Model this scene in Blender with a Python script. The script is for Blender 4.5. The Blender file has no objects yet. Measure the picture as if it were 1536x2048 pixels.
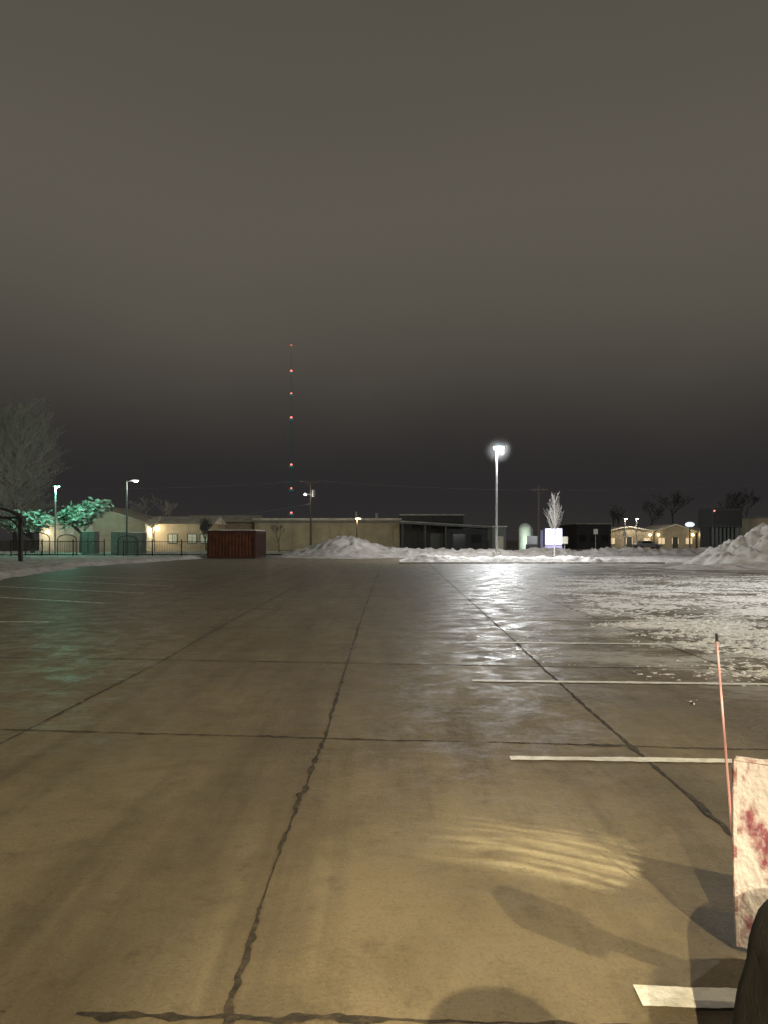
import bpy, bmesh, math, random
from mathutils import Vector, Matrix, noise
random.seed(7)
scene=bpy.context.scene
scene.view_settings.view_transform='Standard'
scene.view_settings.look='None'
scene.view_settings.exposure=0
COL=scene.collection
# ------------------------------------------------------------ materials
def mat(name,c1,c2=None,rough=.8,scale=4.,bump=0.,metal=0.,emit=None,es=0.,bscale=None,stretch=(1,1,1),lo=.35,hi=.65,spec=.5):
    m=bpy.data.materials.new(name); m.use_nodes=True
    nt=m.node_tree; b=nt.nodes['Principled BSDF']
    if c2 is None: c2=tuple(v*.7 for v in c1)
    tc=nt.nodes.new('ShaderNodeTexCoord'); mp=nt.nodes.new('ShaderNodeMapping')
    mp.inputs['Scale'].default_value=stretch
    nt.links.new(tc.outputs['Object'],mp.inputs['Vector'])
    n=nt.nodes.new('ShaderNodeTexNoise'); n.inputs['Scale'].default_value=scale; n.inputs['Detail'].default_value=8; n.inputs['Roughness'].default_value=.62
    nt.links.new(mp.outputs[0],n.inputs['Vector'])
    r=nt.nodes.new('ShaderNodeValToRGB'); r.color_ramp.elements[0].position=lo; r.color_ramp.elements[1].position=hi
    r.color_ramp.elements[0].color=(*c1,1); r.color_ramp.elements[1].color=(*c2,1)
    nt.links.new(n.outputs['Fac'],r.inputs[0]); nt.links.new(r.outputs[0],b.inputs['Base Color'])
    b.inputs['Roughness'].default_value=rough; b.inputs['Metallic'].default_value=metal
    b.inputs['Specular IOR Level'].default_value=spec
    if bump:
        n2=nt.nodes.new('ShaderNodeTexNoise'); n2.inputs['Scale'].default_value=bscale or scale*4; n2.inputs['Detail'].default_value=6
        nt.links.new(mp.outputs[0],n2.inputs['Vector'])
        bp=nt.nodes.new('ShaderNodeBump'); bp.inputs['Strength'].default_value=bump; bp.inputs['Distance'].default_value=.05
        nt.links.new(n2.outputs['Fac'],bp.inputs['Height']); nt.links.new(bp.outputs[0],b.inputs['Normal'])
    if emit:
        b.inputs['Emission Color'].default_value=(*emit,1); b.inputs['Emission Strength'].default_value=es
    return m

def concrete_mat():
    m=bpy.data.materials.new('wet_concrete'); m.use_nodes=True
    nt=m.node_tree; b=nt.nodes['Principled BSDF']; L=nt.links.new
    def N(t,**k):
        n=nt.nodes.new(t)
        for a,v in k.items(): setattr(n,a,v)
        return n
    tc=N('ShaderNodeTexCoord')
    def noi(scale,st=(1,1,1),det=8,ro=.6,dist=0):
        mp=N('ShaderNodeMapping'); mp.inputs['Scale'].default_value=st
        L(tc.outputs['Object'],mp.inputs['Vector'])
        n=N('ShaderNodeTexNoise'); n.inputs['Scale'].default_value=scale; n.inputs['Detail'].default_value=det; n.inputs['Roughness'].default_value=ro; n.inputs['Distortion'].default_value=dist
        L(mp.outputs[0],n.inputs['Vector']); return n.outputs['Fac']
    def rmp(x,a,bb,c=0.,d=1.):
        r=N('ShaderNodeMapRange'); r.inputs[1].default_value=a; r.inputs[2].default_value=bb; r.inputs[3].default_value=c; r.inputs[4].default_value=d
        L(x,r.inputs[0]); return r.outputs[0]
    def mth(op,a,c):
        n=N('ShaderNodeMath',operation=op)
        for i,v in enumerate((a,c)):
            if isinstance(v,(int,float)): n.inputs[i].default_value=v
            else: L(v,n.inputs[i])
        return n.outputs[0]
    def mix(f,a,c):
        n=N('ShaderNodeMix',data_type='RGBA'); L(f,n.inputs[0])
        for i,v in ((6,a),(7,c)):
            if isinstance(v,tuple): n.inputs[i].default_value=(*v,1)
            else: L(v,n.inputs[i])
        return n.outputs[2]
    big=noi(.45,det=5); mid=noi(1.7,(1,1,1),10,.68,.5); fine=noi(55,det=4,ro=.7); track=noi(1.1,(1.5,.12,1),7,.6,.3)
    grit=noi(170,det=2); spot=noi(5.5,det=9,ro=.72); trk2=noi(2.6,(1.6,.06,1),5,.6,.2)
    c=mix(rmp(big,.36,.64),(.225,.190,.130),(.165,.138,.091))
    c=mix(rmp(mid,.46,.68,0,.60),c,(.095,.078,.053))
    c=mix(rmp(track,.50,.62,0,.55),c,(.105,.086,.060))
    c=mix(rmp(trk2,.54,.66,0,.35),c,(.08,.066,.046))
    c=mix(rmp(spot,.55,.70,0,.6),c,(.075,.062,.042))
    c=mix(rmp(fine,.50,.72,0,.55),c,(.08,.068,.046))
    c=mix(rmp(grit,.66,.72,0,.6),c,(.40,.37,.28))
    sx=N('ShaderNodeSeparateXYZ'); L(tc.outputs['Object'],sx.inputs[0])
    X,Y=sx.outputs[0],sx.outputs[1]
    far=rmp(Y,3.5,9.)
    wn=noi(1.9,(1.0,1.1,1),10,.78,.4)
    wet=mth('MULTIPLY',rmp(wn,.44,.62),rmp(far,0,1,.18,1.))
    wet=mth('MULTIPLY',wet,rmp(X,-11.,-4.,.30,1.))
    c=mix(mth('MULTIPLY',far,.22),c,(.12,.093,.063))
    c=mix(mth('MULTIPLY',wet,.28),c,(.075,.059,.04))
    # thin icy glaze over the stalls
    u=mth('SUBTRACT',X,mth('MULTIPLY',Y,.09))
    reg=mth('MULTIPLY',rmp(u,1.4,3.3),mth('MULTIPLY',rmp(Y,6.5,9.5),rmp(Y,60.,46.)))
    reg2=mth('MULTIPLY',mth('MULTIPLY',rmp(u,-.5,.4),rmp(u,2.8,1.2)),mth('MULTIPLY',rmp(Y,7.,11.),rmp(Y,48.,30.,0,1)))
    ga=noi(.7,(.8,1.3,1),7,.65,.5); gb=noi(7.5,(.8,1.2,1),9,.8)
    gn=mth('ADD',mth('MULTIPLY',ga,.55),mth('MULTIPLY',gb,.45))
    gl=mth('MULTIPLY',rmp(gn,.475,.535),mth('ADD',mth('MULTIPLY',reg,.62),mth('MULTIPLY',reg2,.38)))
    c=mix(gl,c,(.70,.70,.69))
    L(c,b.inputs['Base Color'])
    rg=mth('ADD',rmp(wet,0,1,.68,.32),mth('MULTIPLY',gl,.15))
    rg=mth('ADD',rg,mth('MULTIPLY',rmp(gb,.42,.58,-.5,.5),.16))
    L(rg,b.inputs['Roughness'])
    L(rmp(wet,0,1,.16,.60),b.inputs['Specular IOR Level'])
    h=mth('ADD',mth('MULTIPLY',fine,.45),mth('MULTIPLY',noi(12,det=8,ro=.75),.6))
    bp=N('ShaderNodeBump'); bp.inputs['Strength'].default_value=.7; bp.inputs['Distance'].default_value=.014
    L(h,bp.inputs['Height']); L(bp.outputs[0],b.inputs['Normal'])
    return m

M={}
M['concrete']=concrete_mat()
M['snow']=mat('snow',(.80,.81,.84),(.55,.54,.53),.75,1.3,.8,bscale=7)
M['dirtysnow']=mat('dirty_snow',(.46,.43,.40),(.24,.215,.19),.85,1.1,.9,bscale=5)
M['heapsnow']=mat('ploughed_snow',(.62,.60,.57),(.34,.31,.28),.85,1.6,1.,bscale=4)
M['slush']=mat('slush',(.90,.91,.92),(.74,.73,.70),.6,5,.9,bscale=25)
M['ground']=mat('far_ground',(.22,.21,.20),(.10,.09,.085),.9,.08,.3,bscale=2)
M['tar']=mat('joint_tar',(.018,.014,.010),(.06,.046,.03),.85,9,.6)
M['paint']=mat('white_line_paint',(.80,.80,.78),(.48,.47,.42),.55,9,.3,lo=.45,hi=.72)
M['paintworn']=mat('worn_line_paint',(.74,.72,.68),(.20,.17,.12),.6,6,.3,lo=.46,hi=.64)
M['galv']=mat('galvanised_steel',(.38,.39,.39),(.28,.29,.29),.6,6,metal=.3)
M['black']=mat('black_metal',(.02,.02,.022),(.035,.035,.035),.5,6)
M['darkgrey']=mat('dark_grey_metal',(.07,.08,.075),(.10,.11,.10),.6,3)
M['basecon']=mat('pale_concrete',(.5,.49,.46),(.36,.35,.32),.85,5,.4)
M['red']=mat('rust_red_paint',(.130,.052,.030),(.065,.032,.021),.85,1.6,.2,spec=.15)
M['redside']=mat('rust_red_painted_shade',(.05,.018,.014),(.03,.012,.01),.7,2.2,.2)  # darker copy of the container red, with shade painted into the colour
M['beige']=mat('beige_wall',(.36,.31,.22),(.25,.21,.15),.85,.5,.2)
M['pale']=mat('pale_siding',(.50,.48,.39),(.40,.38,.31),.85,1.2,.2)
M['darkwall']=mat('dark_wall',(.035,.037,.04),(.055,.055,.058),.8,1.5)
M['roof']=mat('grey_roof',(.10,.10,.11),(.16,.16,.17),.85,1.5,.3)
M['rsnow']=mat('roof_snow',(.60,.57,.52),(.34,.32,.28),.85,.9,.5)
M['glass']=mat('dark_glass',(.02,.022,.025),(.03,.03,.035),.12,3)
M['winlit']=mat('lit_window',(.6,.5,.3),(.4,.3,.2),.4,2,emit=(1,.78,.50),es=.5)
M['windim']=mat('dim_window',(.3,.3,.22),(.15,.15,.1),.4,2,emit=(.8,.95,.7),es=.16)
M['wood']=mat('pole_wood',(.11,.088,.066),(.065,.05,.038),.85,5,.5,stretch=(4,4,.5))
M['bark']=mat('bark',(.10,.085,.07),(.05,.04,.033),.9,12,.7)
M['frost']=mat('frosted_bark',(.72,.70,.68),(.44,.42,.40),.85,8,.5)
M['twig']=mat('frosty_twigs',(.52,.50,.46),(.34,.33,.30),.9,6)
M['darktwig']=mat('dark_twigs',(.09,.085,.08),(.05,.05,.05),.9,6)
M['snowleaf']=mat('snowy_foliage',(.55,.62,.55),(.10,.16,.10),.8,1.6,lo=.42,hi=.6)
M['darkcar']=mat('dark_car_paint',(.03,.03,.035),(.05,.05,.055),.3,3)
M['silver']=mat('silver_car_paint',(.4,.41,.43),(.3,.31,.33),.3,3)
M['rubber']=mat('rubber',(.015,.015,.015),(.03,.03,.03),.9,20,.4)
M['lampwhite']=mat('lamp_glow_white',(1,1,1),(1,1,1),.4,2,emit=(.93,.99,1),es=60)
M['lampteal']=mat('lamp_glow_green',(1,1,1),(1,1,1),.4,2,emit=(.35,1,.75),es=3)
M['lampsoft']=mat('lamp_glow_soft',(1,1,1),(1,1,1),.4,2,emit=(1,.93,.8),es=8)
M['lampyel']=mat('lamp_glow_yellow',(1,1,1),(1,1,1),.4,2,emit=(1,.80,.42),es=14)
M['redlight']=mat('beacon_glow_red',(1,.1,.1),(1,.1,.1),.4,2,emit=(1,.22,.18),es=2.)
M['reddim']=mat('beacon_glow_dim',(1,.1,.1),(1,.1,.1),.4,2,emit=(1,.32,.22),es=.5)
M['cyanglow']=mat('mast_glow_cyan',(.1,.5,.5),(.1,.5,.5),.4,2,emit=(.10,.55,.50),es=.13)  # teal glow around the mast put into an emissive colour, not a beacon
M['signface']=mat('lit_sign_face',(.8,.8,.85),(.8,.8,.85),.4,2,emit=(.74,.80,1),es=1.15)
M['tank']=mat('tank_white',(.75,.8,.74),(.6,.66,.6),.5,2)
M['coat']=mat('coat_cloth',(.05,.05,.055),(.03,.03,.035),.9,12,.4)
M['fender']=mat('grey_fender_plastic',(.075,.072,.062),(.050,.048,.04),.9,9,.25,bscale=90,spec=.1)
M['rod']=mat('faded_red_rod',(.88,.56,.62),(.66,.30,.35),.5,9,stretch=(1,1,.6))
M['blade']=mat('scuffed_white_red_paint',(.88,.83,.90),(.36,.11,.17),.5,8.5,.35,stretch=(1,1,.6),lo=.52,hi=.63,bscale=40)
M['blader']=mat('red_rim_paint',(.40,.16,.20),(.86,.78,.83),.4,14,.3,lo=.40,hi=.54)
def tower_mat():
    m=mat('tower_steel_haze',(.03,.10,.095),(.02,.06,.06),.6,1)
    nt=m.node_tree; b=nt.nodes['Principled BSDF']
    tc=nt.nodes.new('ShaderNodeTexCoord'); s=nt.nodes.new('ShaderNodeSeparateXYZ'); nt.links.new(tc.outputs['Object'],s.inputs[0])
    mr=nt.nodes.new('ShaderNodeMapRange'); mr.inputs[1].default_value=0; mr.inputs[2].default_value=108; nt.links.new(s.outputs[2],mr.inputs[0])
    r=nt.nodes.new('ShaderNodeValToRGB'); e=r.color_ramp.elements; e[0].position=0;e[0].color=(.002,.028,.029,1); e[1].position=.9; e[1].color=(.050,.045,.037,1)  # teal glow below and haze above are painted in as emission
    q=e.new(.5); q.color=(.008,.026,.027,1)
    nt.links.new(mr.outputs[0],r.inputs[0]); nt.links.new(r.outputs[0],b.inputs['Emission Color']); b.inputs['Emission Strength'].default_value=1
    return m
M['tower']=tower_mat()

# ------------------------------------------------------------ mesh builder
class B:
    def __init__(s): s.bm=bmesh.new()
    def box(s,x,y,z,sx,sy,sz,rz=0,bev=0):
        """centre x,y ; z = bottom"""
        c,sn=math.cos(rz),math.sin(rz); V=[]
        for dz in(0,1):
            for dx,dy in((-.5,-.5),(.5,-.5),(.5,.5),(-.5,.5)):
                a,b_=dx*sx,dy*sy
                V.append(s.bm.verts.new((x+a*c-b_*sn,y+a*sn+b_*c,z+dz*sz)))
        F=[s.bm.faces.new([V[i] for i in f]) for f in((3,2,1,0),(4,5,6,7),(0,1,5,4),(1,2,6,5),(2,3,7,6),(3,0,4,7))]
        if bev:
            es=list({e for f in F for e in f.edges})
            bmesh.ops.bevel(s.bm,geom=es,offset=bev,segments=2,affect='EDGES',profile=.6)
        return s
    def cyl(s,p0,p1,r0,r1=None,seg=10,cap=True):
        r1=r0 if r1 is None else r1
        p0=Vector(p0);p1=Vector(p1);d=p1-p0
        if d.length<1e-6:return s
        d.normalize(); a=d.cross(Vector((0,0,1)) if abs(d.z)<.9 else Vector((1,0,0))).normalized(); c=d.cross(a)
        A=[];C=[]
        for i in range(seg):
            t=2*math.pi*i/seg; o=a*math.cos(t)+c*math.sin(t)
            A.append(s.bm.verts.new(p0+o*r0)); C.append(s.bm.verts.new(p1+o*max(r1,1e-4)))
        for i in range(seg): s.bm.faces.new((A[i],A[(i+1)%seg],C[(i+1)%seg],C[i]))
        if cap: s.bm.faces.new(A[::-1]); s.bm.faces.new(C)
        return s
    def sph(s,x,y,z,rx,ry=None,rz=None,u=14,v=9):
        ry=rx if ry is None else ry; rz=rx if rz is None else rz
        bmesh.ops.create_uvsphere(s.bm,u_segments=u,v_segments=v,radius=1,matrix=Matrix.Translation((x,y,z))@Matrix.Diagonal((rx,ry,rz,1)))
        return s
    def prism(s,pts,axis,a,b):
        def P(u,v,w):
            return {'x':(w,u,v),'y':(u,w,v),'z':(u,v,w)}[axis]
        A=[s.bm.verts.new(P(u,v,a)) for u,v in pts]; C=[s.bm.verts.new(P(u,v,b)) for u,v in pts]
        s.bm.faces.new(A); s.bm.faces.new(C[::-1])
        n=len(pts)
        for i in range(n): s.bm.faces.new((A[i],C[i],C[(i+1)%n],A[(i+1)%n]))
        return s
    def obj(s,name,m,parent=None,loc=(0,0,0),smooth=False,recalc=True):
        if recalc: bmesh.ops.recalc_face_normals(s.bm,faces=s.bm.faces)
        me=bpy.data.meshes.new(name); s.bm.to_mesh(me); s.bm.free()
        if smooth:
            for p in me.polygons:p.use_smooth=True
        me.materials.append(M[m] if isinstance(m,str) else m)
        o=bpy.data.objects.new(name,me); COL.objects.link(o); o.location=loc
        if parent: o.parent=parent
        return o
def top(name,label,cat,loc,group=None,rz=0):
    e=bpy.data.objects.new(name,None); e.empty_display_size=.3; COL.objects.link(e)
    e.location=loc; e.rotation_euler[2]=rz; e['label']=label; e['category']=cat
    if group:e['group']=group
    return e
def tag(o,label,cat,group=None):
    o['label']=label;o['category']=cat
    if group:o['group']=group
    return o
def plight(name,loc,power,color,size=.2,parent=None,spec=1.):
    l=bpy.data.lights.new(name,'POINT'); l.energy=power; l.color=color; l.shadow_soft_size=size; l.specular_factor=spec
    o=bpy.data.objects.new(name,l); COL.objects.link(o); o.location=loc
    if parent:o.parent=parent
    return o
def slight(name,loc,target,power,color,ang,blend,size=.1):
    l=bpy.data.lights.new(name,'SPOT'); l.energy=power; l.color=color; l.shadow_soft_size=size; l.spot_size=math.radians(ang); l.spot_blend=blend
    o=bpy.data.objects.new(name,l); COL.objects.link(o); o.location=loc
    o.rotation_euler=(Vector(target)-Vector(loc)).to_track_quat('-Z','Y').to_euler()
    return o
def fr(x,y,z,o=6,H=.9): return noise.fractal(Vector((x,y,z)),H,2.1,o)
# ------------------------------------------------------------ ground
def sheet(name,x0,x1,y0,y1,z,m):
    b=B(); v=[b.bm.verts.new(p) for p in ((x0,y0,z),(x1,y0,z),(x1,y1,z),(x0,y1,z))]; b.bm.faces.new(v)
    o=b.obj(name,m); o['kind']='structure'; return o
sheet('ground',-1500,1500,-300,2500,0,'ground')
sheet('parking_lot',-48,60,-25,63,.004,'concrete')
def strip(pts,w,z,m,name,step=.05,jag=.5,seed=0,gap=0.,wander=.6):
    """ragged band along a polyline"""
    b=B(); P=[Vector((*p,0)) for p in pts]; prev=None
    s=0.
    for a,c in zip(P[:-1],P[1:]):
        d=c-a; L=d.length; d.normalize(); nrm=Vector((-d.y,d.x,0)); n=max(2,int(L/step))
        for i in range(n+(1 if c is P[-1] else 0)):
            t=L*i/n; q=a+d*t; q.z=z; u=s+t
            off=nrm*((fr(u*.9,seed,0,3)*w*wander+fr(u*7,seed,4,3)*w*.35)*min(1,jag*2))
            br=1+jag*1.1*max(-.6,fr(u*1.6,seed+30,4,4)*1.7)
            wl=w*.5*br*(1+jag*(fr(u*8,seed+3,1,4)*1.6)); wr=w*.5*br*(1+jag*(fr(u*8,seed+9,2,4)*1.6))
            wl=max(wl,w*.05);wr=max(wr,w*.05)
            v0=b.bm.verts.new(q+off+nrm*wl); v1=b.bm.verts.new(q+off-nrm*wr)
            if prev and not (gap and fr(u*1.3,seed+20,5,4)<-.5+gap): b.bm.faces.new((prev[0],prev[1],v1,v0))
            prev=(v0,v1)
        s+=L
    o=b.obj(name,m); o['kind']='structure'; return o
strip([(-.56,1.2),(-.53,2.4),(-.54,3.2),(-.515,4.5),(-.478,5.9),(-.475,10),(-.45,17),(-.2,45)],.021,.008,'tar','pavement_joint',seed=1,jag=1.15,step=.012,wander=.7,gap=.12)
strip([(-.56,1.2),(-.53,2.4),(-.54,3.2),(-.515,4.5),(-.478,5.9),(-.475,10)],.008,.0075,'tar','pavement_joint',seed=51,jag=.5,step=.03,wander=1.)
strip([(1.86,2.),(1.89,3.9),(1.905,5.4),(1.955,8.3),(2.07,11.9),(2.4,25),(2.95,48)],.028,.008,'tar','pavement_joint',seed=2,jag=.6,step=.03)
strip([(-3.05,2),(-3.0,5.66),(-2.92,9.7),(-3.0,13.3),(-3.1,40)],.022,.008,'tar','pavement_joint',seed=3,jag=.8,gap=.15)
strip([(4.25,2),(4.3,14),(4.9,48)],.022,.008,'tar','pavement_joint',seed=4,jag=.6)
strip([(-5.4,2),(-5.4,45)],.016,.008,'tar','pavement_joint',seed=5,jag=.6,gap=.2)
strip([(-7.8,2),(-7.8,45)],.016,.008,'tar','pavement_joint',seed=6,jag=.6,gap=.2)
strip([(-6,6.4),(-2.84,6.07),(-.474,5.83),(1.755,5.63),(2.79,5.52),(6,5.3)],.024,.0065,'tar','pavement_joint',seed=7,jag=1.,step=.03)
strip([(-6,9.9),(-2.92,9.67),(-.44,9.39),(1.6,9.17),(4.7,8.92)],.036,.0065,'tar','pavement_joint',seed=8,jag=.7)
strip([(-3,2.5),(-1.3,2.455),(-.53,2.417),(.6,2.39),(3,2.3)],.020,.0065,'tar','pavement_joint',seed=9,jag=1.1,step=.02,gap=.1)
for k,y in enumerate((13.1,16.6,20.2,23.8,27.4,31.0,38.)):
    strip([(-9,y+.5),(7,y-.5)],.022,.0065,'tar','pavement_joint',seed=10+k,jag=.9,step=.12,gap=.25)
def line(x0,y0,x1,y1,w,m='paint',seed=0,jag=.16): strip([(x0,y0),(x1,y1)],w,.012,m,'painted_line',step=.025,jag=jag,seed=seed,wander=.12)
line(.886,2.528,5.9,2.3,.112,seed=31,jag=.12)
line(.92,5.29,6.4,5.05,.095,seed=32,jag=.14)
line(1.0,8.2,6.5,7.85,.105,seed=33)
line(1.22,11.3,6.7,10.9,.12,'paint',seed=34,jag=.3)
line(1.6,14.6,6.9,14.1,.105,'paintworn',seed=35,jag=.3)
line(1.8,18.0,7,17.5,.105,'paintworn',seed=36,jag=.3)
line(-12.5,14.3,-6.5,14.05,.11,'paintworn',seed=45,jag=.3)
for k,y in enumerate((18.2,21.6,25.,28.4)):
    line(-13.5,y+3.4,-7.0-.12*k,y,.14,'paintworn',seed=40+k,jag=.3)

# ------------------------------------------------------------ snow meshes
def snowgrid(name,x0,x1,y0,y1,step,hf,m,kind='structure'):
    nx=int((x1-x0)/step)+1; ny=int((y1-y0)/step)+1
    vs=[];idx={}
    H=[[hf(x0+i*step,y0+j*step) for i in range(nx)] for j in range(ny)]
    fs=[]
    def vid(i,j):
        k=(i,j)
        if k not in idx:
            idx[k]=len(vs); h=H[j][i]; vs.append((x0+i*step,y0+j*step,h if h>-.03 else -.03))
        return idx[k]
    for j in range(ny-1):
        for i in range(nx-1):
            if max(H[j][i],H[j][i+1],H[j+1][i],H[j+1][i+1])>0:
                fs.append((vid(i,j),vid(i+1,j),vid(i+1,j+1),vid(i,j+1)))
    me=bpy.data.meshes.new(name); me.from_pydata(vs,[],fs)
    for p in me.polygons:p.use_smooth=True
    me.materials.append(M[m]); o=bpy.data.objects.new(name,me); COL.objects.link(o); o['kind']=kind
    return o
def sm(a,b,x):
    t=max(0,min(1,(x-a)/(b-a))); return t*t*(3-2*t)
def slush(x,y):
    edge=3.05+.085*(y-7)+.8*fr(y*.7,3,1,3)
    if x<edge-.5 or y<6.3: return -.03
    reg=sm(edge-.4,edge+1.8,x)*sm(6.4,9.0,y+.45*(x-4))*(1-sm(28,38,y))
    n=fr(x*.55,y*1.0,4,4,.7)*.55+fr(x*5.5,y*7.,9,5,.2)*.62
    tr=.30*max(0,math.sin(x*1.5+y*.15+1))
    thr=.60-.68*reg+tr*.6+.08*sm(16,27,y)
    return min(.03,(n-thr)*.045)
snowgrid('snow_slush',3,12,6.3,15,.03,slush,'slush','stuff')
snowgrid('snow_slush',3.5,20,15,36,.065,slush,'slush','stuff')
def crust(x,y):
    n=fr(x*1.2,y*1.6,14,4,.6)*.4+fr(x*9,y*9,9,4,.2)*.8
    w=math.exp(-((x-(1.1+.12*y))/1.1)**2)*sm(7.5,10,y)*(1-sm(20,26,y))
    return (n-(1.06-.85*w))*.012
snowgrid('snow_slush',.6,5.4,7.5,24,.04,crust,'slush','stuff')
def isl(x,y):
    e=min(sm(0,1,(x-.8)/2.),sm(0,1,(21.5-x)/7))*sm(49.4+.8*fr(x*.4,1,2,3),50.6+.8*fr(x*.4,1,2,3),y)*(1-sm(57,60.5,y))
    return e*(.22+.22*fr(x*.5,y*.5,2,6)+.16*fr(x*2,y*2,5,4)+.35*math.exp(-((x-2.6)/1.5)**2-((y-52)/1.6)**2))-.02
snowgrid('snow_bank',0,22,48.5,61,.13,isl,'heapsnow')
def strip2(x,y): return sm(17,21,x)*sm(50,54,y+fr(x*.2,1,1,3)*2)*(.14+.16*fr(x*.3,y*.3,7,5)+.06*fr(x*1.5,y*1.5,7,4))-.02
snowgrid('snow_field',16,60,49,66,.25,strip2,'heapsnow')
def lawn(x,y):
    if y<44: xe=-15.2-.17*(y-29)+.5*fr(y*.3,7,1,4)
    else: xe=-17.75+.13*(y-44)+.5*fr(y*.3,7,1,4)
    e=sm(0,1.,(xe-x)/.9)*sm(27,29.5,y)
    ridge=.12*math.exp(-((xe-x-1.0)/.6)**2)*(1+fr(x*1.5,y*1.5,2,4))
    return e*(.12+.10*fr(x*.35,y*.35,1,6)+.07*fr(x*2,y*2,1,4)+ridge)-.015
snowgrid('snow_lawn',-60,-14,27,66,.26,lawn,'heapsnow')
def far(x,y):
    r=math.exp(-((y-(69.5+1.2*math.sin(x*.1)))/2.6)**2)*sm(-11,-8,x)*(1-sm(36,42,x))
    r2=math.exp(-(abs(x+3.6)/3.0)**2.4-((y-69)/4.)**2)
    h=.72*r*(1+.5*fr(x*.35,y*.3,2,6))+r2*(1.10+.38*fr(x*.6,y*.6,6,6))+.25*max(r,r2)*fr(x*2,y*2,6,4)
    return h-.05
snowgrid('snow_bank',-14,44,62,77,.2,far,'dirtysnow')
def heap(x,y):
    r=math.hypot((x-25.6)/6.4,(y-45)/6.2)
    r*=1+.13*fr(x*.3,y*.3,3,4)
    h=3.1*max(0,1-r)**.8*(1+.16*fr(x*.7,y*.7,6,6))+.30*fr(x*1.8,y*1.8,6,6,.7)*sm(1,.7,r)
    low=.34*sm(17,14.5,abs(x-32))*math.exp(-((y-40.5)/1.4)**2)*(1+.7*fr(x*.6,y*.6,3,5))
    return max(h,low)-.05
snowgrid('snow_heap',12,36,36,53,.12,heap,'heapsnow')
def field(x,y): return .10+.10*fr(x*.12,y*.12,3,5)
snowgrid('snow_field',-90,100,78,99,.8,field,'dirtysnow')
b=B(); b.box(10,49.1,0,18,.16,.09,bev=.02); o=b.obj('kerb','concrete'); o['kind']='structure'

# ------------------------------------------------------------ street lamps
def street_lamp(loc,h,label,lm,group='street lamps in the parking lot',base=True,arm=0.,pw=0,pc=(1,1,1),psz=.3,pole='galv',spec=1.,ls=1.):
    e=top('street_lamp',label,'street lamp',loc,group)
    if base:
        b=B(); b.cyl((0,0,0),(0,0,.62),.36,.34,20); b.box(0,0,.62,.34,.34,.03,bev=.01); b.obj('base','basecon',e)
    b=B(); b.cyl((0,0,.6 if base else 0),(0,0,h),.10,.065,12)
    if arm: b.cyl((0,0,h-.12),(arm,0,h+.03),.045,.04,8)
    b.obj('pole',pole,e)
    hx=arm if arm else 0
    b=B(); b.box(hx+.15,0,h,.75,.42,.14,bev=.04); b.cyl((hx,0,h-.1),(hx,0,h+.05),.09,.09,10); b.obj('lamp_head','darkgrey',e)
    b=B(); b.sph(hx+.17,0,h-.02,.3*ls,.18*ls,.12*ls); b.obj('lens',lm,e,smooth=True)
    if pw: plight('lamp_or_fill_light',(hx+.17,0,h-.35),pw,pc,psz,e,spec)
    return e
street_lamp((9,58,0),9.0,'tall lit parking lot lamp on a round concrete base','lampwhite',pw=13500,pc=(.96,.985,1),psz=.40,ls=1.3)
mm=bpy.data.materials.new('lamp_halo_mist'); mm.use_nodes=True; nt=mm.node_tree; nt.nodes.remove(nt.nodes['Principled BSDF'])
vs_=nt.nodes.new('ShaderNodeVolumeScatter'); tc=nt.nodes.new('ShaderNodeTexCoord'); ln=nt.nodes.new('ShaderNodeVectorMath'); ln.operation='LENGTH'
nt.links.new(tc.outputs['Object'],ln.inputs[0]); mr=nt.nodes.new('ShaderNodeMapRange'); mr.interpolation_type='SMOOTHERSTEP'
mr.inputs[1].default_value=.1;mr.inputs[2].default_value=1.3;mr.inputs[3].default_value=.0085;mr.inputs[4].default_value=0
nt.links.new(ln.outputs['Value'],mr.inputs[0]); nt.links.new(mr.outputs[0],vs_.inputs['Density']); nt.links.new(vs_.outputs[0],nt.nodes['Material Output'].inputs['Volume'])
M['halo_mist']=mm
b=B(); b.sph(0,0,0,1.35,u=24,v=16); o=b.obj('halo_mist','halo_mist',loc=(9.15,58,8.8)); o['kind']='structure'  # added ball of mist standing in for the lamp's halo
street_lamp((-34.9,77,0),7.3,'parking lot lamp shining green beside snowy trees','lampteal',base=False,pw=2300,pc=(.25,1,.68),psz=.2,spec=.012)
street_lamp((-26.6,75,0),7.75,'dark parking lot lamp with a short arm','lampsoft',base=False,arm=.75,pw=500,pc=(1,.95,.85),pole='darkgrey',spec=.6)
street_lamp((-39.6,120,0),5.6,'small distant lamp beside a pale building','lampsoft',base=False,pw=200,pc=(1,.85,.6))
street_lamp((46.5,140,0),5.7,'distant lamp lighting a shop car park','lampsoft',base=False,pw=450,pc=(1,.88,.68))
street_lamp((48.7,140,0),5.7,'distant lamp lighting a shop car park','lampsoft',base=False,pw=450,pc=(1,.88,.68))
street_lamp((-3.9,104,0),4.7,'yellow lamp in front of a long beige building','lampyel',base=False,pw=500,pc=(1,.76,.4),pole='wood',ls=1.3)
street_lamp((19.5,17,0),8.5,'unseen lamp post added to light the slushy parking stalls','lampwhite',pw=11500,pc=(1,.98,.95),psz=.3,spec=.3)  # out-of-view lamp, added to whiten the slush and snow pile

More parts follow.
